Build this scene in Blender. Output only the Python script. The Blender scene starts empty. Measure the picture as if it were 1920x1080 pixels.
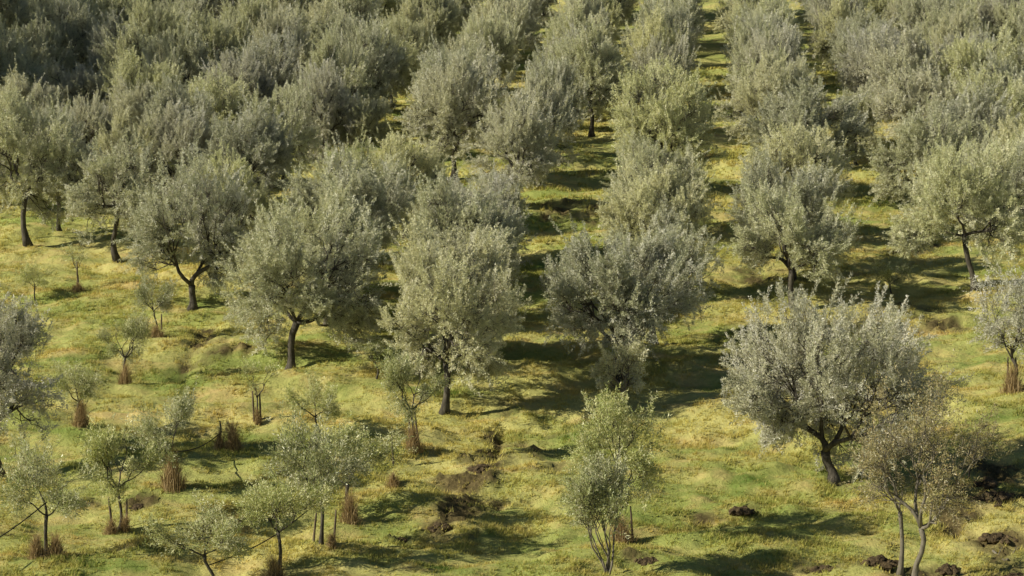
import bpy, math, random
import numpy as np
from mathutils import Vector, noise as mnoise

random.seed(7)
RNG = np.random.default_rng(7)
sc = bpy.context.scene
col = sc.collection

# ------------------------------------------------------------------ geometry of the view
F = 4000.0                      # focal length in pixels of a 1920 px wide frame
SLOPE = math.radians(6.0)       # the hillside rises away from the viewer
PITCH = math.atan(960 / F) - SLOPE
CAMZ = 16.5 / math.cos(SLOPE)
ROWDIR = math.atan(310 / F)     # the orchard rows run slightly to the right


# ------------------------------------------------------------------ numpy value noise
_perm = np.random.default_rng(3).integers(0, 2**31, 4096)


def _hash(ix, iy, seed):
    h = (ix * 73856093) ^ (iy * 19349663) ^ (seed * 83492791)
    return _perm[h & 4095] / 2.0**31


def vnoise(x, y, seed=0):
    ix = np.floor(x).astype(np.int64); iy = np.floor(y).astype(np.int64)
    fx = x - ix; fy = y - iy
    fx = fx * fx * fx * (fx * (fx * 6 - 15) + 10); fy = fy * fy * fy * (fy * (fy * 6 - 15) + 10)
    a = _hash(ix, iy, seed); b = _hash(ix + 1, iy, seed)
    c = _hash(ix, iy + 1, seed); d = _hash(ix + 1, iy + 1, seed)
    return (a * (1 - fx) + b * fx) * (1 - fy) + (c * (1 - fx) + d * fx) * fy - 0.5


def fbm(x, y, seed=0, octs=3):
    s = 0; a = 1.0
    for k in range(octs):
        s = s + a * vnoise(x * 2.03**k + 17 * k, y * 2.03**k - 9 * k, seed + k); a *= 0.5
    return s


def pix_plane(px, py):
    """picture position (1920x1080) -> point on the smooth hillside"""
    rx = (px - 960) / F; ru = -(py - 540) / F
    fy, fz = math.cos(PITCH), -math.sin(PITCH)
    uy, uz = math.sin(PITCH), math.cos(PITCH)
    dx, dy, dz = rx, fy + ru * uy, fz + ru * uz
    # CAMZ + t dz = tan(SLOPE) * t dy
    t = CAMZ / (math.tan(SLOPE) * dy - dz)
    return t * dx, t * dy


# patches of bare earth: picture x, y, half width m, half depth m
MUD = [(930, 850, 0.9, 1.6), (890, 900, 0.8, 1.4), (860, 950, 0.6, 1.6), (935, 800, 0.35, 2.6), (830, 975, 0.45, 0.9),
       (1000, 830, 0.7, 2.0), (1390, 945, 0.45, 0.35), (1350, 955, 0.7, 0.25), (1640, 1050, 0.75, 0.5),
       (1545, 1056, 0.6, 0.45), (1215, 1046, 0.5, 0.3), (1850, 925, 1.3, 1.7), (1900, 890, 1.0, 1.4),
       (1790, 960, 0.8, 1.0), (1880, 1000, 0.9, 0.9), (1900, 1050, 0.7, 0.6), (1770, 1050, 0.6, 0.5), (1720, 1060, 0.5, 0.4),
       (375, 650, 0.35, 2.0), (345, 690, 0.3, 1.6), (400, 680, 0.9, 1.2), (820, 1015, 0.4, 0.3),
       (750, 992, 0.2, 0.2), (875, 1018, 0.25, 0.2), (833, 890, 0.25, 0.2), (170, 940, 0.25, 0.25), (262, 942, 0.4, 0.3),
       (20, 1000, 0.6, 0.35), (1830, 850, 1.2, 0.8), (1080, 400, 1.8, 1.6), (1420, 520, 1.4, 0.8), (1720, 600, 1.4, 1.5),
       (1240, 350, 1.2, 0.8), (1700, 470, 2.0, 0.6)]
MUDP = [(*pix_plane(a, b), c, d) for a, b, c, d in MUD]


def mud_mask(x, y):
    m = np.zeros_like(x)
    w = fbm(x * 1.6, y * 1.6, 41, 4) * 1.3
    for (cx, cy, a, b) in MUDP:
        r = np.sqrt(((x - cx) / a)**2 + ((y - cy) / b)**2)
        m = np.maximum(m, np.clip(1.12 - r + w * 1.15, 0, 1))
    return np.clip(m * 1.1, 0, 1)


def lumps(x, y):
    near = np.clip((130 - y) / 60, 0.25, 1)
    z = 0.55 * fbm(x / 9.0, y / 7.0, 5, 2)
    z = z + 0.36 * fbm(x / 2.6, y / 1.2, 11, 3)                       # low grassy banks running across
    z = z + 0.11 * fbm(x / 0.55, y / 0.42, 23, 3) * near
    return z


def ground_z(x, y):
    x = np.asarray(x, dtype=float); y = np.asarray(y, dtype=float)
    z = math.tan(SLOPE) * y + lumps(x, y)
    m = mud_mask(x, y)
    z = z - 0.10 * m + 0.36 * m * np.abs(fbm(x / 0.28, y / 0.28, 77, 3))
    # ruts of the muddy track and the ditch
    for (a, b, w, dep) in RUTS:
        t = np.clip(((x - a[0]) * (b[0] - a[0]) + (y - a[1]) * (b[1] - a[1])) / ((b[0] - a[0])**2 + (b[1] - a[1])**2), 0, 1)
        dd = np.hypot(x - a[0] - t * (b[0] - a[0]), y - a[1] - t * (b[1] - a[1]))
        z = z - dep * np.exp(-(dd / w)**2)
    return z


RUTS = [(pix_plane(942, 775), pix_plane(925, 850), 0.12, 0.20), (pix_plane(395, 625), pix_plane(330, 715), 0.35, 0.14)]


def gz(x, y):
    return float(ground_z(np.array([x]), np.array([y]))[0])


def at(px, py):
    x, y = pix_plane(px, py)
    return x, y, gz(x, y)


def pxm(py):
    return (py + 420) / 16.5


# ------------------------------------------------------------------ materials
def new_mat(name):
    m = bpy.data.materials.new(name); m.use_nodes = True
    nt = m.node_tree; nt.nodes.clear()
    out = nt.nodes.new('ShaderNodeOutputMaterial')
    return m, nt, out


def N(nt, typ, **kw):
    n = nt.nodes.new(typ)
    for k, v in kw.items():
        setattr(n, k, v)
    return n


def mixc(nt, fac, a, b, blend='MIX'):
    n = nt.nodes.new('ShaderNodeMix'); n.data_type = 'RGBA'; n.blend_type = blend
    for sock, v in ((n.inputs[0], fac), (n.inputs[6], a), (n.inputs[7], b)):
        if isinstance(v, bpy.types.NodeSocket): nt.links.new(v, sock)
        elif isinstance(v, (int, float)): sock.default_value = v
        else: sock.default_value = (*v, 1)
    return n.outputs[2]


def ramp(nt, src, lo, hi):
    n = nt.nodes.new('ShaderNodeMapRange'); n.clamp = True
    nt.links.new(src, n.inputs[0]); n.inputs[1].default_value = lo; n.inputs[2].default_value = hi
    return n.outputs[0]


def noise(nt, vec, scale, detail=4, rough=0.55, dist=0.0):
    n = nt.nodes.new('ShaderNodeTexNoise')
    n.inputs['Scale'].default_value = scale; n.inputs['Detail'].default_value = detail
    n.inputs['Roughness'].default_value = rough; n.inputs['Distortion'].default_value = dist
    nt.links.new(vec, n.inputs['Vector'])
    return n.outputs['Fac']


def grass_colour(nt):
    """meadow colour that depends on where on the hill one stands"""
    tc = N(nt, 'ShaderNodeTexCoord')
    mp = N(nt, 'ShaderNodeMapping'); mp.inputs['Scale'].default_value = (0.55, 1.0, 1.0)
    nt.links.new(tc.outputs['Object'], mp.inputs[0])
    v = mp.outputs[0]
    big = ramp(nt, noise(nt, v, 0.22, 4, 0.6, 0.6), 0.38, 0.62)
    mid = ramp(nt, noise(nt, v, 1.1, 5, 0.65, 0.4), 0.47, 0.72)
    fine = ramp(nt, noise(nt, v, 7.0, 4, 0.7), 0.3, 0.7)
    c = mixc(nt, big, (0.47, 0.55, 0.145), (0.90, 0.82, 0.30))
    c = mixc(nt, mid, c, (0.92, 0.70, 0.29))
    grn = ramp(nt, noise(nt, v, 0.55, 5, 0.6, 0.8), 0.54, 0.72)
    c = mixc(nt, grn, c, (0.24, 0.37, 0.070))
    brn = ramp(nt, noise(nt, v, 0.8, 6, 0.7, 0.3), 0.67, 0.80)
    c = mixc(nt, brn, c, (0.42, 0.26, 0.115))
    dk = mixc(nt, fine, (1.0, 1.0, 1.0), (0.83, 0.84, 0.76))
    c = mixc(nt, 1.0, c, dk, 'MULTIPLY')
    return c


def ground_material():
    m, nt, out = new_mat('meadow_ground')
    c = grass_colour(nt)
    at_ = N(nt, 'ShaderNodeAttribute', attribute_name='mud')
    tc = N(nt, 'ShaderNodeTexCoord')
    n1 = noise(nt, tc.outputs['Object'], 9, 5, 0.7)
    mudc = mixc(nt, ramp(nt, n1, 0.35, 0.7), (0.07, 0.052, 0.024), (0.24, 0.18, 0.08))
    thatch = mixc(nt, 0.15, c, (0.22, 0.18, 0.07))
    f = N(nt, 'ShaderNodeMath', operation='MULTIPLY'); nt.links.new(at_.outputs['Fac'], f.inputs[0])
    f.inputs[1].default_value = 0.95
    cc = mixc(nt, f.outputs[0], thatch, mudc)
    b = N(nt, 'ShaderNodeBsdfPrincipled'); nt.links.new(cc, b.inputs['Base Color'])
    b.inputs['Roughness'].default_value = 0.95; b.inputs['Specular IOR Level'].default_value = 0.15
    bp = N(nt, 'ShaderNodeBump'); bp.inputs['Strength'].default_value = 0.9; bp.inputs['Distance'].default_value = 0.12
    n2 = noise(nt, tc.outputs['Object'], 5.0, 8, 0.75)
    nt.links.new(n2, bp.inputs['Height']); nt.links.new(bp.outputs[0], b.inputs['Normal'])
    nt.links.new(b.outputs[0], out.inputs[0])
    return m


def grass_material():
    m, nt, out = new_mat('meadow_grass')
    c = grass_colour(nt)
    a = N(nt, 'ShaderNodeAttribute', attribute_name='tone')
    c = mixc(nt, a.outputs['Fac'], c, (0.80, 0.70, 0.32))
    c = mixc(nt, 1.0, c, (0.97, 0.94, 0.80), 'MULTIPLY')
    d = N(nt, 'ShaderNodeBsdfDiffuse'); nt.links.new(c, d.inputs[0])
    t = N(nt, 'ShaderNodeBsdfTranslucent'); nt.links.new(c, t.inputs[0])
    mx = N(nt, 'ShaderNodeMixShader'); mx.inputs[0].default_value = 0.42
    nt.links.new(d.outputs[0], mx.inputs[1]); nt.links.new(t.outputs[0], mx.inputs[2])
    nt.links.new(mx.outputs[0], out.inputs[0])
    return m


def leaf_material(name, top, under, dry, dryness, tl=0.19):
    m, nt, out = new_mat(name)
    a = N(nt, 'ShaderNodeAttribute', attribute_name='tone')
    oi = N(nt, 'ShaderNodeObjectInfo')
    g = N(nt, 'ShaderNodeNewGeometry')
    c = mixc(nt, g.outputs['Backfacing'], top, under)
    f = ramp(nt, a.outputs['Fac'], 1 - dryness, 1.0)
    c = mixc(nt, f, c, dry)
    # each tree has its own tint
    tint = N(nt, 'ShaderNodeMapRange'); nt.links.new(oi.outputs['Random'], tint.inputs[0])
    tint.inputs[3].default_value = 0.84; tint.inputs[4].default_value = 1.10
    comb = N(nt, 'ShaderNodeCombineColor')
    nt.links.new(tint.outputs[0], comb.inputs[0]); nt.links.new(tint.outputs[0], comb.inputs[1])
    t2 = N(nt, 'ShaderNodeMath', operation='MULTIPLY'); nt.links.new(oi.outputs['Random'], t2.inputs[0]); t2.inputs[1].default_value = 7.31
    t3 = N(nt, 'ShaderNodeMath', operation='FRACT'); nt.links.new(t2.outputs[0], t3.inputs[0])
    t4 = N(nt, 'ShaderNodeMapRange'); nt.links.new(t3.outputs[0], t4.inputs[0]); t4.inputs[3].default_value = 0.90; t4.inputs[4].default_value = 1.04
    nt.links.new(t4.outputs[0], comb.inputs[2])
    c = mixc(nt, 1.0, c, comb.outputs[0], 'MULTIPLY')
    b = N(nt, 'ShaderNodeBsdfPrincipled'); nt.links.new(c, b.inputs['Base Color'])
    b.inputs['Roughness'].default_value = 0.38; b.inputs['Specular IOR Level'].default_value = 0.65
    t = N(nt, 'ShaderNodeBsdfTranslucent')
    tcol = mixc(nt, 1.0, c, (1.0, 0.98, 0.66), 'MULTIPLY'); nt.links.new(tcol, t.inputs[0])
    mx = N(nt, 'ShaderNodeMixShader'); mx.inputs[0].default_value = tl
    nt.links.new(b.outputs[0], mx.inputs[1]); nt.links.new(t.outputs[0], mx.inputs[2])
    nt.links.new(mx.outputs[0], out.inputs[0])
    return m


def rough_material(name, c1, c2, scale=14, stretch=(1, 1, 1), bump=0.6, dist=0.03):
    m, nt, out = new_mat(name)
    tc = N(nt, 'ShaderNodeTexCoord')
    mp = N(nt, 'ShaderNodeMapping'); mp.inputs['Scale'].default_value = stretch
    nt.links.new(tc.outputs['Object'], mp.inputs[0])
    n = noise(nt, mp.outputs[0], scale, 6, 0.7, 0.4)
    c = mixc(nt, ramp(nt, n, 0.35, 0.68), c1, c2)
    b = N(nt, 'ShaderNodeBsdfPrincipled'); nt.links.new(c, b.inputs['Base Color'])
    b.inputs['Roughness'].default_value = 0.9; b.inputs['Specular IOR Level'].default_value = 0.2
    bp = N(nt, 'ShaderNodeBump'); bp.inputs['Strength'].default_value = bump; bp.inputs['Distance'].default_value = dist
    nt.links.new(n, bp.inputs['Height']); nt.links.new(bp.outputs[0], b.inputs['Normal'])
    nt.links.new(b.outputs[0], out.inputs[0])
    return m


def tuft_material():
    m, nt, out = new_mat('dry_straw')
    a = N(nt, 'ShaderNodeAttribute', attribute_name='tone')
    c = mixc(nt, a.outputs['Fac'], (0.25, 0.16, 0.065), (0.74, 0.57, 0.31))
    d = N(nt, 'ShaderNodeBsdfDiffuse'); nt.links.new(c, d.inputs[0])
    t = N(nt, 'ShaderNodeBsdfTranslucent'); nt.links.new(c, t.inputs[0])
    mx = N(nt, 'ShaderNodeMixShader'); mx.inputs[0].default_value = 0.3
    nt.links.new(d.outputs[0], mx.inputs[1]); nt.links.new(t.outputs[0], mx.inputs[2])
    nt.links.new(mx.outputs[0], out.inputs[0])
    return m


M_GROUND = ground_material()
M_GRASS = grass_material()
M_LEAF = leaf_material('olive_leaves', (0.62, 0.635, 0.37), (0.96, 0.945, 0.70), (0.76, 0.66, 0.42), 0.12)
M_LEAFY = leaf_material('young_olive_leaves', (0.46, 0.50, 0.20), (0.88, 0.87, 0.53), (0.66, 0.58, 0.28), 0.12)
M_LEAFP = leaf_material('pale_olive_leaves', (0.72, 0.71, 0.44), (0.97, 0.94, 0.72), (0.80, 0.70, 0.48), 0.12)
M_LEAFB = leaf_material('brownish_olive_leaves', (0.43, 0.39, 0.19), (0.60, 0.53, 0.31), (0.54, 0.40, 0.19), 0.4)
M_BARK = rough_material('olive_bark', (0.05, 0.043, 0.033), (0.17, 0.15, 0.115), 9, (1, 1, 0.35), 0.9, 0.05)
M_BARKP = rough_material('pale_bark', (0.13, 0.11, 0.08), (0.30, 0.27, 0.21), 12, (1, 1, 0.3), 0.6, 0.02)
M_STAKE = rough_material('weathered_wood', (0.10, 0.075, 0.05), (0.24, 0.185, 0.125), 20, (1, 1, 0.15), 0.5, 0.01)
M_SOIL = rough_material('turned_soil', (0.05, 0.036, 0.02), (0.19, 0.135, 0.07), 7, (1, 1, 1), 1.0, 0.06)
M_HOSE = rough_material('black_hose', (0.02, 0.018, 0.015), (0.05, 0.045, 0.04), 6, (1, 1, 1), 0.2, 0.01)
M_STRAW = tuft_material()


# ------------------------------------------------------------------ object helpers
def tag(o, label=None, cat=None, group=None, kind=None):
    if label: o['label'] = label
    if cat: o['category'] = cat
    if group: o['group'] = group
    if kind: o['kind'] = kind
    return o


def mesh_np(name, verts, nface, fsize, mat, tone=None, faces=None, smooth=False):
    """mesh of equal faces; vertices of the faces follow each other unless faces is given"""
    me = bpy.data.meshes.new(name)
    nv = len(verts)
    idx = np.arange(nface * fsize, dtype=np.int32) if faces is None else np.asarray(faces, dtype=np.int32).ravel()
    me.vertices.add(nv); me.vertices.foreach_set('co', np.asarray(verts, dtype=np.float32).ravel())
    me.loops.add(len(idx)); me.loops.foreach_set('vertex_index', idx)
    me.polygons.add(nface)
    me.polygons.foreach_set('loop_start', np.arange(0, nface * fsize, fsize, dtype=np.int32))
    me.polygons.foreach_set('use_smooth', np.full(nface, smooth))
    me.update(calc_edges=True)
    if tone is not None:
        a = me.attributes.new('tone', 'FLOAT', 'POINT'); a.data.foreach_set('value', np.asarray(tone, dtype=np.float32))
    me.materials.append(mat)
    return me


def link(name, me, parent=None, loc=(0, 0, 0)):
    o = bpy.data.objects.new(name, me); col.objects.link(o); o.location = loc
    if parent is not None: o.parent = parent
    return o


class Tubes:
    def __init__(self): self.v = []; self.f = []

    def add(self, pts, radii, sides=6, cap=True):
        pts = [Vector(p) for p in pts]
        n0 = len(self.v); prev = None
        for i, p in enumerate(pts):
            if i == 0: t = pts[1] - p
            elif i == len(pts) - 1: t = p - pts[i - 1]
            else: t = pts[i + 1] - pts[i - 1]
            t.normalize()
            if prev is None:
                ref = Vector((1, 0, 0)) if abs(t.x) < 0.8 else Vector((0, 1, 0))
                a = t.cross(ref).normalized()
            else:
                a = (prev - t * prev.dot(t)).normalized()
            prev = a; b = t.cross(a)
            for k in range(sides):
                th = 2 * math.pi * k / sides
                self.v.append(p + (a * math.cos(th) + b * math.sin(th)) * radii[i])
        for i in range(len(pts) - 1):
            for k in range(sides):
                k2 = (k + 1) % sides
                self.f.append((n0 + i * sides + k, n0 + i * sides + k2, n0 + (i + 1) * sides + k2, n0 + (i + 1) * sides + k))
        if cap:
            self.f.append(tuple(n0 + k for k in range(sides))[::-1])
            self.f.append(tuple(n0 + (len(pts) - 1) * sides + k for k in range(sides)))

    def mesh(self, name, mat):
        me = bpy.data.meshes.new(name)
        me.from_pydata([tuple(v) for v in self.v], [], self.f)
        for p in me.polygons: p.use_smooth = True
        me.materials.append(mat)
        return me


def curve_pts(a, b, rnd, n=4, wob=0.12, sag=0.0):
    a = Vector(a); b = Vector(b); L = (b - a).length
    out = []
    o1 = Vector([rnd.gauss(0, 1) for _ in range(3)]) * wob * L * 0.5
    o2 = Vector([rnd.gauss(0, 1) for _ in range(3)]) * wob * L * 0.5
    for i in range(n + 1):
        t = i / n
        p = a.lerp(b, t) + o1 * math.sin(math.pi * t) + o2 * math.sin(2 * math.pi * t) * 0.5
        p.z += sag * L * math.sin(math.pi * t)
        out.append(p)
    return out


def kmeans(P, k, rng, it=6):
    k = min(k, len(P))
    C = P[rng.choice(len(P), k, replace=False)].copy()
    for _ in range(it):
        d = ((P[:, None, :] - C[None])**2).sum(2); lab = d.argmin(1)
        for j in range(k):
            if (lab == j).any(): C[j] = P[lab == j].mean(0)
    return lab, C


def leaves_mesh(name, starts, dirs, lens, mat, rng, per_m=95, llen=0.066, lwid=0.0175, spread=0.75, cen=None, face=0.55):
    """sprays of narrow leaves along shoots"""
    V = []; T = []
    n = np.maximum(3, (lens * per_m).astype(int)); tot = n.sum()
    idx = np.repeat(np.arange(len(starts)), n)
    t = rng.random(tot)**0.85
    s = starts[idx]; d = dirs[idx]; L = lens[idx]
    curl = rng.normal(0, 1, (len(starts), 3)) * 0.22
    curl[:, 2] += 0.05
    pos = s + d * (t * L)[:, None] + curl[idx] * (t**2 * L)[:, None]
    tang = d + 2 * curl[idx] * t[:, None]
    tang /= np.linalg.norm(tang, axis=1, keepdims=True)
    rv = rng.normal(0, 1, (tot, 3)); rv -= tang * (rv * tang).sum(1, keepdims=True); rv /= np.linalg.norm(rv, axis=1, keepdims=True)
    # side twiglets: spread the leaves around the shoot axis
    off = np.abs(rng.normal(0, 0.055, tot)) * (1.15 - t)
    pos = pos + rv * off[:, None]
    ld = tang * 0.75 + rv * spread + rng.normal(0, 0.22, (tot, 3)) + np.array([0, 0, 0.10])
    ld /= np.linalg.norm(ld, axis=1, keepdims=True)
    ow = (pos - cen); ow[:, 2] *= 0.9; ow /= np.linalg.norm(ow, axis=1, keepdims=True) + 1e-6
    lo_ = rng.normal(0, 1, (len(starts), 3)) * 0.60                      # neighbouring leaves of a spray face alike
    nv = ow * face + lo_[idx] + rng.normal(0, 0.36, (tot, 3)) + np.array([0, 0, 0.12])
    sd = np.cross(ld, nv); sd /= np.linalg.norm(sd, axis=1, keepdims=True)
    nn = np.cross(sd, ld)
    ll = llen * rng.uniform(0.65, 1.25, tot)[:, None]; lw = lwid * rng.uniform(0.7, 1.25, tot)[:, None]
    a = pos; b = pos + ld * ll * 0.48 + sd * lw * 0.5 + nn * ll * 0.05
    c = pos + ld * ll - nn * ll * 0.08; e = pos + ld * ll * 0.48 - sd * lw * 0.5 + nn * ll * 0.05
    verts = np.stack([a, b, c, e], 1).reshape(-1, 3)
    tn = np.repeat(np.clip(rng.random(tot), 0, 1), 4)
    return mesh_np(name, verts, tot, 4, mat, tone=tn)


def make_tree(seed, H, R, leaf, bark, lean=(0, 0), fork=0.24, limbs=4, ntar=560, trunk_r=0.105, blobs=10, zlow=0.16,
              shoot=(0.26, 0.72), per_m=185, llen=0.066, lwid=0.0205, stems=1, lev=(5, 6), upright=0.72, droop=False,
              gap=-0.11, inner=0.2, spread_shift=(0, 0)):
    """returns meshes: trunk, [limbs], crown.  Base at the origin, H tall, R crown radius."""
    rng = np.random.default_rng(seed); rnd = random.Random(seed)
    cx, cy = lean[0] + spread_shift[0], lean[1] + spread_shift[1]
    hz = H * (1 - zlow) / 2
    cen = np.array([cx, cy, H * (zlow + 1) / 2 - 0.05 * H])
    # lobes of the crown
    B = []
    for k in range(blobs):
        th = 2 * math.pi * (k * 0.381966 + rng.random() * 0.12) ; ph = -0.75 + 1.65 * ((k + 0.5) / blobs)
        ph = math.asin(max(-1, min(1, ph + rng.normal(0, 0.08)))) if abs(ph) < 1 else math.asin(max(-1, min(1, ph)))
        rr = rng.uniform(0.50, 0.78)
        B.append((cen + np.array([math.cos(th) * math.cos(ph) * R * rr, math.sin(th) * math.cos(ph) * R * rr, math.sin(ph) * hz * rr * 1.0]), rng.uniform(0.24, 0.46)))
    B.append((cen + np.array([0, 0, 0.1 * hz]), 0.55)); 
    T = []
    while len(T) < ntar:
        c, s = B[rng.integers(len(B))]
        v = rng.normal(0, 1, 3); v /= np.linalg.norm(v)
        p = c + v * rng.random()**0.4 * s * np.array([R, R, hz * 1.25])
        if p[2] < H * zlow * 0.75 or p[2] > H * 1.0: continue
        q = (p - cen) / np.array([R, R, hz])
        rad = np.linalg.norm(q)
        if mnoise.noise(Vector((p[0] * 1.0 + seed, p[1] * 1.0, p[2] * 1.2))) < gap: continue
        if rad < 0.45 and rng.random() < inner: continue
        if rad > 1.12: continue
        T.append(p)
    T = np.array(T)
    lab1, C1 = kmeans(T, limbs, rng)
    tr = Tubes(); fk = Vector((lean[0] * 0.55, lean[1] * 0.55, H * fork))
    limbm = []; allw = Tubes()
    starts = []; dirs = []; lens = []
    roots = []
    base = Vector((0, 0, -0.12))
    tp = curve_pts(base, fk, rnd, 5, 0.10)
    if stems == 1:
        rr = [trunk_r * 2.0, trunk_r * 1.3, trunk_r * 0.92, trunk_r * 0.88, trunk_r * 0.9, trunk_r * 0.98]
        for tb in (tr, allw): tb.add(tp, rr, 9)
        for k in range(5):  # root flare
            th = k * 1.256 + rnd.random()
            e = Vector((math.cos(th), math.sin(th), 0)) * trunk_r * 2.1 + Vector((0, 0, -0.1))
            for tb in (tr, allw): tb.add([Vector((0, 0, trunk_r * 1.6)), e * 0.6 + Vector((0, 0, 0.02)), e], [trunk_r * 0.55, trunk_r * 0.42, trunk_r * 0.12], 5)
    else:
        for tb in (tr, allw): tb.add([base, Vector((0, 0, 0.1))], [trunk_r * 1.2, trunk_r], 7)
    for i in range(len(C1)):
        S1 = T[lab1 == i]
        if len(S1) == 0: continue
        lm = Tubes()
        c1 = Vector(C1[i])
        st = fk if stems == 1 else Vector((rnd.gauss(0, .05), rnd.gauss(0, .05), 0.02))
        n1 = st.lerp(c1, 0.60); n1.z = st.z + (c1.z - st.z) * 0.52
        lr = trunk_r * (0.62 if stems == 1 else 0.5) * (0.75 + 0.5 * rnd.random())
        P1 = curve_pts(st, n1, rnd, 5, 0.13)
        for tb in (lm, allw): tb.add(P1, [lr * (1 - 0.09 * k) for k in range(6)], 7)
        lab2, C2 = kmeans(S1, lev[0], rng)
        for j in range(len(C2)):
            S2 = S1[lab2 == j]
            if len(S2) == 0: continue
            o = P1[rnd.choice((3, 4, 5, 5))]
            n2 = Vector(o).lerp(Vector(C2[j]), 0.72)
            P2 = curve_pts(o, n2, rnd, 4, 0.20, 0.04)
            for tb in (lm, allw): tb.add(P2, [lr * q for q in (0.48, 0.42, 0.36, 0.3, 0.24)], 5)
            lab3, C3 = kmeans(S2, lev[1], rng)
            for k in range(len(C3)):
                S3 = S2[lab3 == k]
                if len(S3) == 0: continue
                o3 = P2[rnd.choice((2, 3, 4))]
                n3 = Vector(o3).lerp(Vector(C3[k]), 0.85)
                P3 = curve_pts(o3, n3, rnd, 3, 0.2, 0.03)
                for tb in (lm, allw): tb.add(P3, [lr * q for q in (0.22, 0.18, 0.14, 0.10)], 4, False)
                for p in S3:
                    o4 = P3[rnd.choice((1, 2, 3))]
                    v = Vector(p) - o4
                    outw = (p - cen) / np.array([R, R, hz]); ol = np.linalg.norm(outw) + 1e-6; outw = outw / ol
                    L = rnd.uniform(*shoot)
                    up = upright * (1.4 if outw[2] > 0.1 else 0.4)
                    d = outw * 0.8 + np.array([0, 0, up]) + rng.normal(0, 0.46, 3)
                    if outw[2] < -0.1: d[2] -= 0.35 * rnd.random()
                    d /= np.linalg.norm(d)
                    if ol > 0.75 and outw[2] > 0.2 and rnd.random() < 0.30: L *= 1.7
                    s0 = np.array(p) - d * L * 0.5
                    starts.append(s0); dirs.append(d); lens.append(L)
                    tb2 = [o4, o4.lerp(Vector(s0), 0.55) + Vector((0, 0, -0.02)), Vector(s0), Vector(s0 + d * L * 0.7)]
                    for tb in (lm, allw): tb.add(tb2, [lr * 0.10, lr * 0.08, lr * 0.06, 0.002], 3, False)
        limbm.append(lm.mesh('limb', bark))
    crown = leaves_mesh('crown', np.array(starts), np.array(dirs), np.array(lens), leaf, rng, per_m, llen, lwid, cen=cen - np.array([0, 0, 0.25 * hz]))
    return dict(trunk=tr.mesh('trunk', bark), limbs=limbm, whole=allw.mesh('trunk', bark), crown=crown, H=H, R=R)


def place(var, name, x, y, scale, rot, label, cat, group=None, parts=True, zs=1.0, ws=1.0):
    e = bpy.data.objects.new(name, None); col.objects.link(e)
    e.empty_display_size = 0.3
    e.location = (x, y, gz(x, y)); e.rotation_euler = (0, 0, rot); e.scale = (scale * ws, scale * ws, scale * zs)
    tag(e, label, cat, group)
    if parts:
        t = link('trunk', var['trunk'], e)
        for lm in var['limbs']: link('limb', lm, t)
    else:
        link('trunk', var['whole'], e)
    link('crown', var['crown'], e)
    return e


# ------------------------------------------------------------------ ground
def axis(segs):
    out = [segs[0][0]]
    for (a, b, st) in segs:
        n = max(1, int(round((b - a) / st))); out += list(a + (b - a) * (np.arange(n) + 1) / n)
    return np.array(out)


xs = axis([(-700, -120, 30), (-120, -50, 4), (-50, -22, 0.7), (-22, 22, 0.11), (22, 50, 0.7), (50, 120, 4), (120, 700, 30)])
ys = axis([(-300, 0, 25), (0, 38, 3), (38, 82, 0.11), (82, 120, 0.22), (120, 180, 0.8), (180, 260, 5), (260, 1500, 60)])
GX, GY = np.meshgrid(xs, ys)
GZ = ground_z(GX, GY)
nx, ny = len(xs), len(ys)
ii = np.arange(nx * ny).reshape(ny, nx)
fc = np.stack([ii[:-1, :-1], ii[:-1, 1:], ii[1:, 1:], ii[1:, :-1]], -1).reshape(-1, 4)
gme = mesh_np('ground', np.stack([GX, GY, GZ], -1).reshape(-1, 3), len(fc), 4, M_GROUND, faces=fc, smooth=True)
a = gme.attributes.new('mud', 'FLOAT', 'POINT'); a.data.foreach_set('value', mud_mask(GX, GY).astype(np.float32).ravel())
tag(link('ground', gme), kind='structure')


def grass(name, n, y0, y1, hl, wid, seed):
    rng = np.random.default_rng(seed)
    y = y0 + (y1 - y0) * rng.random(n)
    x = (rng.random(n) - 0.5) * (y * 0.48 + 6)
    cl = fbm(x / 0.5, y / 0.5, 91, 3) + 0.6 * fbm(x / 2.0, y / 1.5, 95, 2)
    keep = (rng.random(n) < 0.55 + cl) & (rng.random(n) > mud_mask(x, y) * 0.78)
    x = x[keep]; y = y[keep]; cl = cl[keep]; m = len(x)
    z = ground_z(x, y)
    B = 4
    X = np.repeat(x, B) + rng.normal(0, 0.025, m * B); Y = np.repeat(y, B) + rng.normal(0, 0.025, m * B); Z = np.repeat(z, B) - 0.015
    h = np.repeat(hl * (0.55 + 1.1 * np.clip(cl + 0.3, 0, 1)), B) * rng.uniform(0.5, 1.3, m * B)
    th = rng.random(m * B) * 2 * np.pi; ln = rng.uniform(0.25, 1.1, m * B)
    ph = th + np.pi / 2 + rng.normal(0, 0.5, m * B)
    wx, wy = np.cos(ph) * wid / 2, np.sin(ph) * wid / 2
    a = np.stack([X - wx, Y - wy, Z], 1); b = np.stack([X + wx, Y + wy, Z], 1)
    c = np.stack([X + np.cos(th) * h * ln, Y + np.sin(th) * h * ln, Z + h], 1)
    tn = np.repeat(np.clip(rng.random(m * B)**2.2 * 0.9, 0, 1), 3)
    me = mesh_np(name, np.stack([a, b, c], 1).reshape(-1, 3), m * B, 3, M_GRASS, tone=tn)
    return me


tag(link('grass', grass('grass', 210000, 42, 78, 0.080, 0.026, 1)), kind='stuff', label='short yellow-green winter grass covering the hillside between the trees', cat='grass')
tag(link('grass', grass('grass', 80000, 78, 125, 0.13, 0.05, 2)), kind='stuff', label='distant yellow-green grass in the alleys of the grove', cat='grass')

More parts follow.
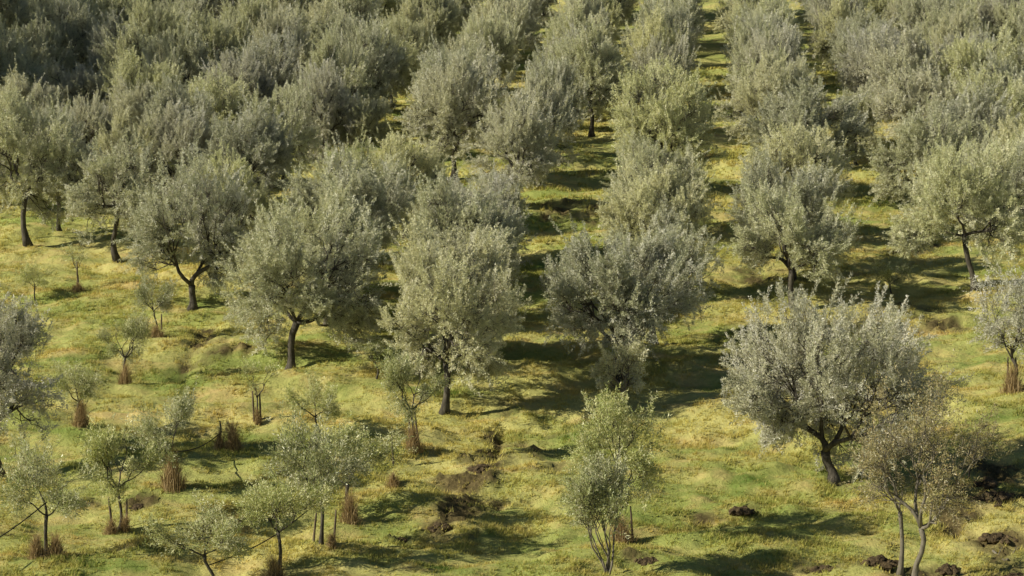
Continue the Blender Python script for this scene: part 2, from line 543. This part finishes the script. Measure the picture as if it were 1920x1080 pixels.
# ------------------------------------------------------------------ trees: hand placed mature olives
GEN = []
for s in range(8):
    GEN.append(make_tree(100 + s, 4.9 + 0.2 * (s % 2), 2.1 + 0.1 * (s % 3), M_LEAF if s % 3 != 1 else M_LEAFP, M_BARK,
                         lean=(random.uniform(-.3, .3), random.uniform(-.3, .3)), ntar=1200, limbs=4 + s % 2, zlow=0.06, blobs=10 + s % 4, inner=0.15))

# x, base y, top y, crown width px, unique options or None, label
MATURE = [
    (833, 757, 425, 285, dict(lean=(0.1, 0.1), fork=0.26, limbs=4, trunk_r=0.10, spread_shift=(0.05, 0)), 'mature olive tree with slim bare trunk at the head of the muddy track'),
    (1165, 706, 425, 295, dict(lean=(-0.1, 0.2), fork=0.16, zlow=0.08, limbs=5, spread_shift=(-0.1, 0)), 'broad grey-green olive tree right behind the small bright sapling'),
    (541, 696, 390, 300, dict(lean=(0.45, 0.1), fork=0.27, limbs=4, trunk_r=0.11, spread_shift=(0.1, 0)), 'wide mature olive with dark forked trunk left of the muddy track tree'),
    (360, 575, 300, 245, dict(lean=(0.0, 0.1), fork=0.14, limbs=3, trunk_r=0.12, spread_shift=(0.15, 0)), 'dense olive whose short trunk splits low in a V'),
    (222, 490, 268, 165, dict(lean=(-0.02, 0), fork=0.42, limbs=4, trunk_r=0.09), 'tall narrow olive with a long straight dark trunk'),
    (1562, 902, 560, 400, dict(lean=(-0.35, 0.1), fork=0.15, limbs=5, trunk_r=0.12, spread_shift=(0.14, 0), zlow=0.06, gap=0.0), 'largest silvery olive at right with black leaning forked trunk'),
    (1828, 562, 290, 275, dict(lean=(-0.7, 0.1), fork=0.36, limbs=4, trunk_r=0.095, spread_shift=(0.45, 0)), 'olive at right edge with long trunk slanting to the left'),
    (1492, 580, 350, 225, dict(lean=(-0.25, 0.1), fork=0.30, limbs=4), 'grey olive standing behind the largest silvery olive'),
    (54, 470, 205, 200, dict(lean=(-0.1, 0.1), fork=0.34, limbs=4), 'olive with straight trunk by the left edge on the sunlit bank'),
    (0, 880, 500, 225, dict(lean=(-0.1, 0), fork=0.25, limbs=4), 'tall pale olive cut by the left edge, lower left'),
    (112, 445, 215, 150, None, 'olive between the left edge tree and the narrow straight tree'),
    (885, 600, 345, 225, None, 'olive directly behind the tree at the head of the track'),
    (1215, 560, 300, 215, None, 'light olive second in the column above the bright sapling'),
    (1232, 372, 130, 205, None, 'bushy olive third in the column above the bright sapling'),
    (650, 560, 300, 230, None, 'olive behind and right of the wide tree with forked trunk'),
    (762, 430, 232, 185, None, 'dark sided olive left of the small green alley clearing'),
    (930, 480, 310, 135, None, 'small olive in the middle of the column behind the track'),
    (965, 402, 195, 185, None, 'pale olive left of the sunlit alley in the centre'),
    (1035, 300, 95, 130, None, 'slim olive left of the dark trunked pair in the centre'),
    (1110, 262, 60, 170, None, 'dark undersided olive at the head of the central sunlit alley'),
    (850, 335, 95, 200, None, 'full round olive with dark right side, upper centre'),
    (737, 200, 75, 125, None, 'small round olive upper centre with branches showing'),
    (690, 300, 165, 105, None, 'sparse thin olive left of the full round one'),
    (605, 305, 105, 125, None, 'narrow bright olive above the alley with the thin sapling'),
    (455, 415, 195, 190, None, 'olive above the low V trunk tree'),
    (330, 400, 200, 175, None, 'olive behind the tall narrow tree'),
    (405, 300, 120, 170, None, 'olive in the second column from the left, upper left'),
    (277, 222, 55, 155, None, 'olive with visible dark trunk beside the deep shade, upper left'),
    (178, 345, 175, 120, None, 'leaning olive at the lower edge of the deep shade'),
    (70, 345, 205, 160, None, 'bushy olive below the deep shade at left'),
    (-40, 400, 200, 200, None, 'olive half hidden at the left edge above the sunlit bank'),
    (1478, 460, 235, 215, None, 'olive in the column right of the striped alley, second from below'),
    (1495, 375, 160, 215, None, 'olive in the column right of the striped alley, third from below'),
    (1455, 300, 110, 190, None, 'olive in the column right of the striped alley, fourth from below'),
    (1740, 415, 195, 215, None, 'olive right of the dark square shadow, at right'),
    (1885, 455, 240, 185, None, 'olive at the right edge above the slanting trunk'),
    (1745, 325, 120, 200, None, 'olive in the dense block at right, above the dark square shadow'),
    (1885, 350, 140, 210, None, 'olive at the right edge in the dense block, mid height'),
    (1484, 520, 290, 200, None, 'olive just behind the grey olive above the largest silvery one'),
    (1640, 235, 60, 150, None, 'olive at the foot of the far block, upper right'),
    (1800, 395, 170, 190, None, 'olive filling the dense block at right between two columns'),
    (1700, 262, 60, 190, None, 'olive in the dense block at right, upper part beside a dark gap'),
    (1820, 272, 60, 190, None, 'olive in the dense block at right, upper part toward the edge'),
    (1930, 260, 50, 190, None, 'olive cut by the right edge in the upper dense block'),
    (1925, 420, 210, 190, None, 'olive cut by the right edge in the middle of the dense block'),
    (530, 345, 150, 150, None, 'olive upper left of the thin sapling alley'),
    (690, 500, 270, 180, None, 'olive wedged between two bigger ones left of the small clearing'),
    (905, 540, 330, 190, None, 'olive deep in the column behind the track tree'),
    (350, 345, 150, 150, None, 'olive in the third column from the left, upper left'),
    (240, 400, 215, 150, None, 'olive crown behind the tall narrow tree, to its left'),
    (425, 500, 285, 170, None, 'olive just behind the low V trunk tree, to its right'),
    (60, 255, 110, 150, None, 'olive in deep shade, upper left, nearest the left edge'),
    (150, 262, 120, 140, None, 'olive in deep shade, upper left, second from the edge'),
    (1226, 455, 255, 190, None, 'olive between the second and third crowns above the bright sapling'),
    (1228, 640, 405, 205, None, 'olive hidden behind the broad one by the bright sapling, only its sides showing'),
    (868, 680, 430, 230, None, 'olive pressed close behind the tree at the head of the track'),
    (612, 628, 370, 210, None, 'olive pressed close behind the wide forked tree'),
    (1010, 350, 150, 150, None, 'pale olive on the left side of the central sunlit alley, upper part'),
    (1605, 300, 150, 110, None, 'small olive above the yellow grass patch in the right alley'),
]
MPOS = []
for i, (px, py, top, w, opt, lab) in enumerate(MATURE):
    s = pxm(py); H = (py - top) / s * 1.13; R = w / s / 2 * (1.12 if opt else 1.10)
    x, y = pix_plane(px, py)
    MPOS.append((x, y))
    if opt is not None:
        o = dict(opt); ln = o.pop('lean', (0, 0))
        o.setdefault('zlow', 0.14)
        v = make_tree(500 + i, H, R, M_LEAFP if i in (0, 5, 9) else M_LEAF, M_BARK, lean=ln, ntar=int(980 * (R / 2.25)**2) + 140, **o)
        place(v, 'olive_tree', x, y, 1.0, 0, lab, 'olive tree', 'mature olive trees in the grove')
    else:
        v = GEN[i % 8]
        k = H / v['H']
        place(v, 'olive_tree', x, y, 1.0, random.uniform(0, 6.28), lab, 'olive tree', 'mature olive trees in the grove',
              parts=py > 330, zs=k, ws=R / v['R'])

# ------------------------------------------------------------------ the grove further up the hill, row by row
ORD = ['zeroth', 'first', 'second', 'third', 'fourth', 'fifth', 'sixth', 'seventh', 'eighth', 'ninth', 'tenth', 'eleventh', 'twelfth',
       'thirteenth', 'fourteenth', 'fifteenth', 'sixteenth', 'seventeenth', 'eighteenth', 'nineteenth', 'twentieth']
COLS = [-46, -41.5, -37, -32.4, -27.8, -23.3, -18.8, -14.2, -9.6, -5.0, -0.4, 4.7, 9.4, 14.0, 18.6, 23.2, 27.8, 32.4, 37]
rr = random.Random(5)
rows = []
D = 91.0
while D < 148:
    rows.append(D); D += 4.2
for ri, D in enumerate(rows):
    py0 = 66000 / D - 420
    trees = []
    for c in COLS:
        cc = c - 0.9 * max(0, (120 - D) / 35) * (1 if c < 0 and c > -20 else 0)
        px = 1270 + (cc + rr.gauss(0, 0.2)) * pxm(py0); py = py0 + rr.gauss(0, 4)
        if px < -110 or px > 2010: continue
        x, y = pix_plane(px, py)
        if any((x - a)**2 + (y - b)**2 < 3.0**2 for a, b in MPOS): continue
        if py > 190 and 1250 < px < 1420: continue             # striped alley
        if py > 250 and 900 < px < 1250: continue
        if rr.random() < 0.04: continue
        trees.append((px, py, x, y))
    trees.sort()
    nvis = 0
    for (px, py, x, y) in trees:
        nvis += 1
        g = rr.randrange(8); hh = rr.uniform(0.86, 1.2); ww = rr.uniform(0.76, 0.95)
        rowtop = len(rows) - ri
        adj = 'silvery' if g in (1, 4) else 'sage green'
        label = '%s olive tree, %s from left in %s tree row below top edge' % (adj, ORD[min(nvis, 20)], ORD[rowtop])
        place(GEN[g], 'olive_tree', x, y, 1.0, rr.uniform(0, 6.28), label, 'olive tree', 'mature olive trees in the grove', parts=False, zs=hh, ws=ww)

# tall evergreens added unseen beyond the left edge to shade the upper left grove
TALL = make_tree(451, 14.5, 4.8, M_LEAF, M_BARK, ntar=900, limbs=5, zlow=0.08, trunk_r=0.3, shoot=(0.7, 1.3), per_m=60, llen=0.16, lwid=0.07, blobs=12, inner=0.1, lev=(4, 4))
for (x, y, lab) in [(-32.5, 98, 'tall dense evergreen added for shade, nearest of five beyond the left edge'), (-34, 105, 'tall dense evergreen added for shade, second of five beyond the left edge'),
                    (-36, 112, 'tall dense evergreen added for shade, third of five beyond the left edge'), (-37.5, 119.5, 'tall dense evergreen added for shade, fourth of five beyond the left edge'),
                    (-39.5, 127, 'tall dense evergreen added for shade, farthest of five beyond the left edge')]:
    place(TALL, 'added_shade_tree', x, y, 1.0, y, lab, 'evergreen tree', 'shade trees added beyond the left edge', parts=False)

# ------------------------------------------------------------------ young trees in the clearing
YG = []
for s in range(5):
    YG.append(make_tree(300 + s, 2.25, 1.1, M_LEAFY, M_BARK, lean=(random.uniform(-.08, .08), 0), fork=0.36, limbs=3 + s % 2, ntar=270,
                        trunk_r=0.038, blobs=7, zlow=0.32, shoot=(0.22, 0.48), per_m=85, llen=0.068, lwid=0.019, lev=(3, 4), inner=0.1))
TH = []
for s in range(2):
    TH.append(make_tree(340 + s, 2.2, 0.62, M_LEAFY, M_BARK, fork=0.34, limbs=3, ntar=55, trunk_r=0.026, blobs=4, zlow=0.40,
                        shoot=(0.22, 0.5), per_m=60, llen=0.07, lwid=0.018, lev=(3, 2), inner=0.0))
YOUNG = [  # x, base, top, width, kind, label
    (90, 1045, 835, 175, 0, 'leafy young olive beside the brown tufts, lower left corner'),
    (223, 985, 768, 135, 1, 'young olive with two stakes and a reddish tuft, lower left'),
    (322, 925, 742, 125, 2, 'young olive on a slim stem rising from a pointed dark tuft'),
    (385, 1092, 925, 165, 3, 'open branched young olive on the bottom edge with forked stem'),
    (522, 1062, 858, 165, 4, 'pale young olive above the brown tuft on the bottom edge'),
    (602, 1022, 775, 175, 0, 'larger young olive with stakes left of the dark tuft'),
    (655, 965, 778, 170, 2, 'dark leaved young olive standing over the dark brown tuft'),
    (772, 845, 645, 115, 1, 'young olive with paired stakes just left of the yellow bank'),
    (592, 808, 680, 92, 3, 'small young olive crown behind the larger staked one'),
    (150, 812, 678, 100, 4, 'small young olive over the dark brown tuft at far left'),
    (235, 716, 575, 95, 1, 'thin young olive over a rust coloured tuft, middle left'),
    (290, 645, 528, 80, 3, 'small young olive over the dark tuft below the low V trunk tree'),
    (66, 560, 490, 62, 0, 'knee high olive bush near the left edge in the shadow strip'),
    (1560, 500, 405, 80, 1, 'small shrubby olive in the alley right of the centre column'),
    (1668, 560, 488, 80, 3, 'small shrub olive peeping over the largest silvery olive'),
]
YO = []
for (px, py, top, w, k, lab) in YOUNG:
    x, y = pix_plane(px, py); s = pxm(py); v = YG[k]
    place(v, 'young_olive_tree', x, y, 1.0, random.uniform(0, 6.28), lab, 'young olive tree', 'young olive trees in the clearing',
          zs=(py - top) / s / v['H'] * 1.04, ws=w / s / 2 / v['R'] * 1.28)
for (px, py, top, w, k, lab) in [
    (483, 787, 655, 80, 0, 'spindly sapling tied to twin stakes beside the wide tree'),
    (145, 548, 455, 60, 1, 'nearly leafless sapling in the shadow strip at left'),
    (555, 388, 298, 70, 0, 'spindly sapling over the brown tuft in the upper left alley'),
    (1818, 895, 790, 85, 1, 'pale leafless sapling on the dark soil at right'),
    (705, 720, 640, 90, 1, 'thin low sapling left of the tree at the head of the track'),
    (40, 905, 800, 60, 0, 'spindly sapling at the left edge beside reddish tufts'),
    (420, 850, 795, 40, 1, 'dead looking sapling twig inside the lone brown tuft'),
]:
    x, y = pix_plane(px, py); s = pxm(py); v = TH[k]
    place(v, 'sapling', x, y, 1.0, random.uniform(0, 6.28), lab, 'sapling', 'spindly saplings in the clearing', zs=(py - top) / s / v['H'], ws=w / s / 2 / v['R'])

# four young trees with shapes of their own
x, y = pix_plane(1170, 758); s = pxm(758)
v = make_tree(401, 150 / s, 58 / s, M_LEAFP, M_BARKP, fork=0.22, limbs=4, ntar=140, trunk_r=0.05, blobs=6, zlow=0.25, shoot=(0.2, 0.42), lev=(3, 3), llen=0.075, lwid=0.024)
place(v, 'young_olive_tree', x, y, 1, 0, 'small bright silvery sapling with pale stem in front of deep shade', 'young olive tree', 'young olive trees in the clearing')
x, y = pix_plane(1160, 1002); s = pxm(1002)
v = make_tree(406, 305 / s, 92 / s, M_LEAFY, M_BARK, fork=0.3, limbs=4, ntar=430, trunk_r=0.04, blobs=8, zlow=0.3, shoot=(0.25, 0.5), lev=(4, 4), per_m=110)
place(v, 'young_olive_tree', x, y, 1, 0, 'slender young olive behind the multi-stemmed one, bottom centre', 'young olive tree', 'young olive trees in the clearing')
x, y = pix_plane(1140, 1082); s = pxm(1082)
v = make_tree(402, 240 / s, 92 / s, M_LEAFY, M_BARKP, fork=0.1, limbs=6, ntar=620, trunk_r=0.05, blobs=7, zlow=0.34, shoot=(0.25, 0.5), lev=(3, 4), stems=3, per_m=75, upright=0.9)
place(v, 'young_olive_tree', x, y, 1, 0, 'multi-stemmed young olive with pale bare stems at the bottom edge', 'young olive tree', 'young olive trees in the clearing')
x, y = pix_plane(1722, 1092); s = pxm(1092)
v = make_tree(403, 450 / s, 145 / s, M_LEAFB, M_BARKP, fork=0.26, limbs=5, ntar=600, trunk_r=0.062, blobs=9, zlow=0.25, shoot=(0.25, 0.5), lev=(4, 4), per_m=48, upright=0.5, lean=(0.05, 0), spread_shift=(0.02, 0))
place(v, 'young_olive_tree', x, y, 1, 0, 'sparse brownish olive with forked slim trunk, lower right', 'young olive tree', 'young olive trees in the clearing')
x, y = pix_plane(1895, 745); s = pxm(745)
v = make_tree(405, 262 / s, 88 / s, M_LEAFP, M_BARK, fork=0.25, limbs=4, ntar=400, trunk_r=0.05, blobs=9, zlow=0.2, shoot=(0.25, 0.5), lev=(4, 4), per_m=95)
place(v, 'young_olive_tree', x, y, 1, 0, 'bushy young olive with straw stakes at the right edge', 'young olive tree', 'young olive trees in the clearing')
x, y = pix_plane(1686, 1066); s = pxm(1066)
v = make_tree(404, 330 / s, 85 / s, M_LEAFB, M_BARKP, fork=0.38, limbs=3, ntar=110, trunk_r=0.05, blobs=6, zlow=0.4, shoot=(0.25, 0.5), lev=(3, 4), per_m=48, upright=0.5, lean=(-0.02, 0), spread_shift=(-0.3, 0))
place(v, 'young_olive_tree', x, y, 1, 0, 'slim olive with straight pale trunk just left of the brownish one', 'young olive tree', 'young olive trees in the clearing')


# ------------------------------------------------------------------ dry tufts
def tuft_mesh(seed, w, h, n=420, lean=0.0):
    rng = np.random.default_rng(seed)
    w = w * 1.15; r = np.abs(rng.normal(0, 0.42, n)); th = rng.random(n) * 2 * np.pi
    X = np.cos(th) * r * w * 0.42; Y = np.sin(th) * r * w * 0.42
    hh = h * (0.25 + 0.75 * rng.random(n)**1.6) * np.clip(1.12 - 0.75 * r, 0.25, 1.1)
    ox = np.cos(th) * r * 0.22 * w + rng.normal(0, 0.11, n) * w + lean * hh; oy = np.sin(th) * r * 0.22 * w + rng.normal(0, 0.07, n) * w
    wd = rng.uniform(0.004, 0.009, n); ph = rng.random(n) * np.pi
    wx, wy = np.cos(ph) * wd, np.sin(ph) * wd
    z0 = np.full(n, -0.05)
    m = 0.55
    a = np.stack([X - wx, Y - wy, z0], 1); b = np.stack([X + wx, Y + wy, z0], 1)
    c = np.stack([X + wx * .8 + ox * m * .6, Y + wy * .8 + oy * m * .6, hh * m], 1); d = np.stack([X - wx * .8 + ox * m * .6, Y - wy * .8 + oy * m * .6, hh * m], 1)
    t = np.stack([X + ox + rng.normal(0, .09, n), Y + oy + rng.normal(0, .09, n), hh], 1)
    V = np.stack([a, b, c, d, d, c, t, t], 1).reshape(-1, 3)
    F_ = np.concatenate([np.arange(n)[:, None] * 8 + np.array([[0, 1, 2, 3]]), np.arange(n)[:, None] * 8 + np.array([[4, 5, 6, 7]])])
    tn = np.repeat(rng.random(n), 8)
    return mesh_np('dry_grass_tuft', V, len(F_), 4, M_STRAW, tone=tn, faces=F_)


TUFTS = [(235, 722, 30, 52, 'rust coloured pointed tuft under the thin middle left olive'),
         (152, 816, 36, 62, 'dark brown tuft under the small olive at far left'),
         (325, 930, 52, 95, 'tall pointed brown tuft around the slim stem'),
         (412, 856, 24, 48, 'left half of the lone double brown tuft'),
         (437, 858, 34, 72, 'right and taller half of the lone double brown tuft'),
         (208, 990, 30, 38, 'pale reddish tuft left of the staked young olive stem'),
         (234, 988, 18, 40, 'dark tuft right of the staked young olive stem'),
         (776, 846, 36, 58, 'brown tuft under the paired stakes by the yellow bank'),
         (484, 790, 14, 40, 'narrow brown tuft at the twin stakes'),
         (658, 968, 42, 72, 'dark brown tuft under the dark leaved young olive'),
         (738, 905, 30, 34, 'small brown tuft right of the dark leaved crown'),
         (70, 1058, 36, 62, 'pale reddish tuft in the lower left corner'),
         (105, 1056, 40, 66, 'dark grassy tuft right of the lower left stem'),
         (516, 1082, 50, 66, 'brown tuft on the bottom edge under the pale young olive'),
         (1166, 1004, 52, 58, 'reddish tuft behind the multi-stemmed young olive'),
         (1898, 748, 50, 70, 'straw brown tuft at the right edge'),
         (555, 390, 24, 32, 'orange brown tuft in the upper left alley'),
         (293, 650, 38, 30, 'dark brown tuft below the low V trunk tree'),
         (145, 552, 30, 22, 'small brown tuft in the left shadow strip'),
         (48, 872, 22, 62, 'tall reddish tuft near the left edge'),
         (622, 1026, 20, 34, 'short straw tuft at the right stake of the larger young olive')]
for i, (px, py, w, h, lab) in enumerate(TUFTS):
    s = pxm(py); x, y, z = at(px, py)
    me = tuft_mesh(700 + i, w / s, h / s, 900 if w > 30 else 500, random.uniform(-.12, .12))
    tag(link('dry_grass_tuft', me, loc=(x, y, z)), lab, 'grass tuft', 'dry grass tufts around young trees')

# ------------------------------------------------------------------ stakes
STAKES = [(303, 636, 30, 'short dark stake beside the tuft below the V trunk tree'), (477, 787, 60, 'left stake of the twin pair beside the spindly sapling'),
          (489, 786, 50, 'right stake of the twin pair beside the spindly sapling'), (210, 980, 62, 'left stake of the staked young olive, lower left'),
          (236, 984, 60, 'right stake of the staked young olive, lower left'), (415, 850, 52, 'dark stake standing in the lone brown tuft'),
          (770, 842, 72, 'left stake of the pair by the yellow bank'), (788, 838, 70, 'right leaning stake of the pair by the yellow bank'),
          (738, 862, 58, 'dark stake left of the paired stakes'), (586, 1015, 62, 'thin leaning stake left of the larger young olive'),
          (626, 1022, 68, 'stake right of the larger young olive'), (1188, 1000, 70, 'dark stake right of the tuft at bottom centre'),
          (318, 920, 80, 'stake beside the slim stem in the pointed tuft'), (1888, 742, 62, 'left stake at the right edge tuft'),
          (1905, 744, 64, 'right stake at the right edge tuft'), (550, 385, 42, 'pale stake in the upper left alley tuft'),
          (146, 548, 52, 'grey stake in the left shadow strip')]
for i, (px, py, h, lab) in enumerate(STAKES):
    s = pxm(py); x, y, z = at(px, py); L = h / s
    tb = Tubes(); lx = random.uniform(-.09, .09)
    if 'leaning' in lab: lx = 0.14 if i == 9 else -0.16
    n = 5
    tb.add([Vector((lx * L * k / n + random.gauss(0, .004), random.gauss(0, .004), -0.15 + (L + 0.15) * k / n)) for k in range(n + 1)], [0.03, 0.03, 0.028, 0.028, 0.026, 0.018], 6)
    tag(link('wooden_stake', tb.mesh('wooden_stake', M_STAKE), loc=(x, y, z)), lab, 'stake', 'stakes supporting young trees')


# ------------------------------------------------------------------ hoses strung between the young trees
def hose(p0, p1, h0, h1, sag, lab):
    x0, y0, z0 = at(*p0); x1, y1, z1 = at(*p1)
    a = Vector((x0, y0, z0 + h0)); b = Vector((x1, y1, z1 + h1)); n = 18
    pts = []
    for k in range(n + 1):
        t = k / n; p = a.lerp(b, t); p.z -= sag * math.sin(math.pi * t) ; p.y += 0.05 * math.sin(5 * t); pts.append(p)
    tb = Tubes(); tb.add(pts, [0.014] * (n + 1), 6)
    tag(link('irrigation_hose', tb.mesh('irrigation_hose', M_HOSE)), lab, 'hose', 'hoses strung between young trees')


hose((-60, 1090), (92, 1045), 0.55, 1.2, 0.08, 'thin dark hose rising to the young olive in the lower left corner')
hose((390, 1092), (604, 1022), 0.45, 1.05, 0.22, 'thin dark hose sagging between two young olives at the bottom')
hose((323, 925), (416, 852), 0.85, 0.42, 0.16, 'thin dark hose from the slim stem to the lone tuft')


# ------------------------------------------------------------------ heaps of turned soil
def heap_mesh(seed, w, d, h):
    rng = random.Random(seed)
    import bmesh
    bm = bmesh.new()
    n = int(26 + 38 * w)
    for k in range(n):
        px = rng.gauss(0, w * 0.23); py = rng.gauss(0, d * 0.24)
        q = math.exp(-((px / (w * 0.34))**2 + (py / (d * 0.34))**2))
        r = rng.uniform(0.035, 0.085) + 0.04 * q * rng.random() + 0.02 * w
        res = bmesh.ops.create_icosphere(bm, subdivisions=2, radius=r)
        ph = Vector((rng.random() * 50, rng.random() * 50, rng.random() * 50))
        sx, sy, sz = rng.uniform(0.8, 1.4), rng.uniform(0.7, 1.2), rng.uniform(0.5, 0.9)
        zc = h * q * rng.uniform(-0.1, 0.6) - 0.01
        for v in res['verts']:
            v.co = v.co * (1 + 0.55 * mnoise.fractal(v.co / r * 1.2 + ph, 0.8, 2.1, 3))
            v.co = Vector((v.co.x * sx + px, v.co.y * sy + py, v.co.z * sz + zc))
    me = bpy.data.meshes.new('soil_heap'); bm.to_mesh(me); bm.free(); me.materials.append(M_SOIL)
    return me


HEAPS = [(1390, 948, 52, 16, 'dark molehill of soil alone on the sunlit grass'), (1650, 1055, 78, 24, 'long dark soil heap at the bottom left of the straight pale trunk'),
         (1545, 1058, 60, 12, 'low broken clods on the grass, left of the long dark heap'), (1215, 1050, 52, 12, 'low dark soil heap right of the multi-stemmed olive'),
         (905, 872, 60, 16, 'dark clods on the left side of the muddy track'), 
         (828, 975, 40, 14, 'dark soil hollow heap at the lower end of the track'),
         
         (750, 993, 22, 7, 'lone tiny clod in the yellow grass'), 
         (260, 948, 34, 16, 'dark clod right of the staked young olive'), (1870, 930, 100, 34, 'biggest dark soil heap at the right edge'),
         (1850, 905, 60, 18, 'dark soil clods behind the biggest heap'), (1870, 1000, 60, 16, 'dark clods under the biggest heap'),
         (1905, 1058, 46, 16, 'soil clods in the lower right corner'), 
         (1780, 1045, 50, 14, 'clods right of the brownish olive trunk'), ]
for i, (px, py, w, h, lab) in enumerate(HEAPS):
    s = pxm(py); x, y, z = at(px, py)
    tag(link('soil_heap', heap_mesh(900 + i, w / s * 0.85, w / s * 0.7, h / s * 0.8), loc=(x, y, z)), lab, 'soil heap', 'heaps of turned soil')

# pale broken branches at the right edge
for (pa, pb, h, lab) in [((1862, 1018), (1888, 1034), 0.06, 'pale broken branch lying on dark soil, lower right'), ((1888, 1034), (1916, 1012), 0.1, 'pale crooked branch at the right edge beside another')]:
    a = Vector(at(*pa)); b = Vector(at(*pb)); a.z += h; b.z += h
    tb = Tubes(); tb.add(curve_pts(a, b, random.Random(3), 5, 0.1), [0.03, 0.028, 0.026, 0.022, 0.018, 0.012], 6)
    mid = a.lerp(b, 0.4); tb.add([mid, mid + Vector((0.1, 0.05, 0.18))], [0.014, 0.006], 5)
    tag(link('fallen_branch', tb.mesh('fallen_branch', M_BARKP)), lab, 'branch')

# ------------------------------------------------------------------ light, sky, camera
ELEV = math.radians(29); AZ = math.radians(14)
sv = Vector((-math.cos(ELEV) * math.cos(AZ), -math.cos(ELEV) * math.sin(AZ), math.sin(ELEV)))   # towards the sun
ld = bpy.data.lights.new('sun', 'SUN'); ld.energy = 5.0; ld.angle = math.radians(0.53); ld.color = (1.0, 0.94, 0.775)
lo = bpy.data.objects.new('sun', ld); col.objects.link(lo)
lo.rotation_euler = (-sv).to_track_quat('-Z', 'Y').to_euler(); lo.location = (-60, 0, 80)
w = bpy.data.worlds.new('World'); sc.world = w; w.use_nodes = True
nt = w.node_tree; nt.nodes.clear()
sky = nt.nodes.new('ShaderNodeTexSky'); sky.sky_type = 'NISHITA'; sky.sun_disc = False
sky.sun_elevation = ELEV; sky.sun_rotation = math.atan2(sv.x, sv.y); sky.air_density = 1.0; sky.dust_density = 0.3; sky.altitude = 2500
bg = nt.nodes.new('ShaderNodeBackground'); bg.inputs[1].default_value = 0.05
wo = nt.nodes.new('ShaderNodeOutputWorld')
nt.links.new(sky.outputs[0], bg.inputs[0]); nt.links.new(bg.outputs[0], wo.inputs[0])

cd = bpy.data.cameras.new('camera'); cam = bpy.data.objects.new('camera', cd); col.objects.link(cam); sc.camera = cam
cd.sensor_width = 36; cd.lens = F / 1920 * 36; cd.clip_end = 5000; cd.clip_start = 0.5
cam.location = (0, 0, CAMZ); cam.rotation_euler = (math.pi / 2 - PITCH, 0, 0)
sc.view_settings.view_transform = 'Standard'; sc.view_settings.look = 'None'; sc.view_settings.exposure = 0
sc.cycles.max_bounces = 4; sc.cycles.diffuse_bounces = 1; sc.cycles.transmission_bounces = 3; sc.cycles.glossy_bounces = 2
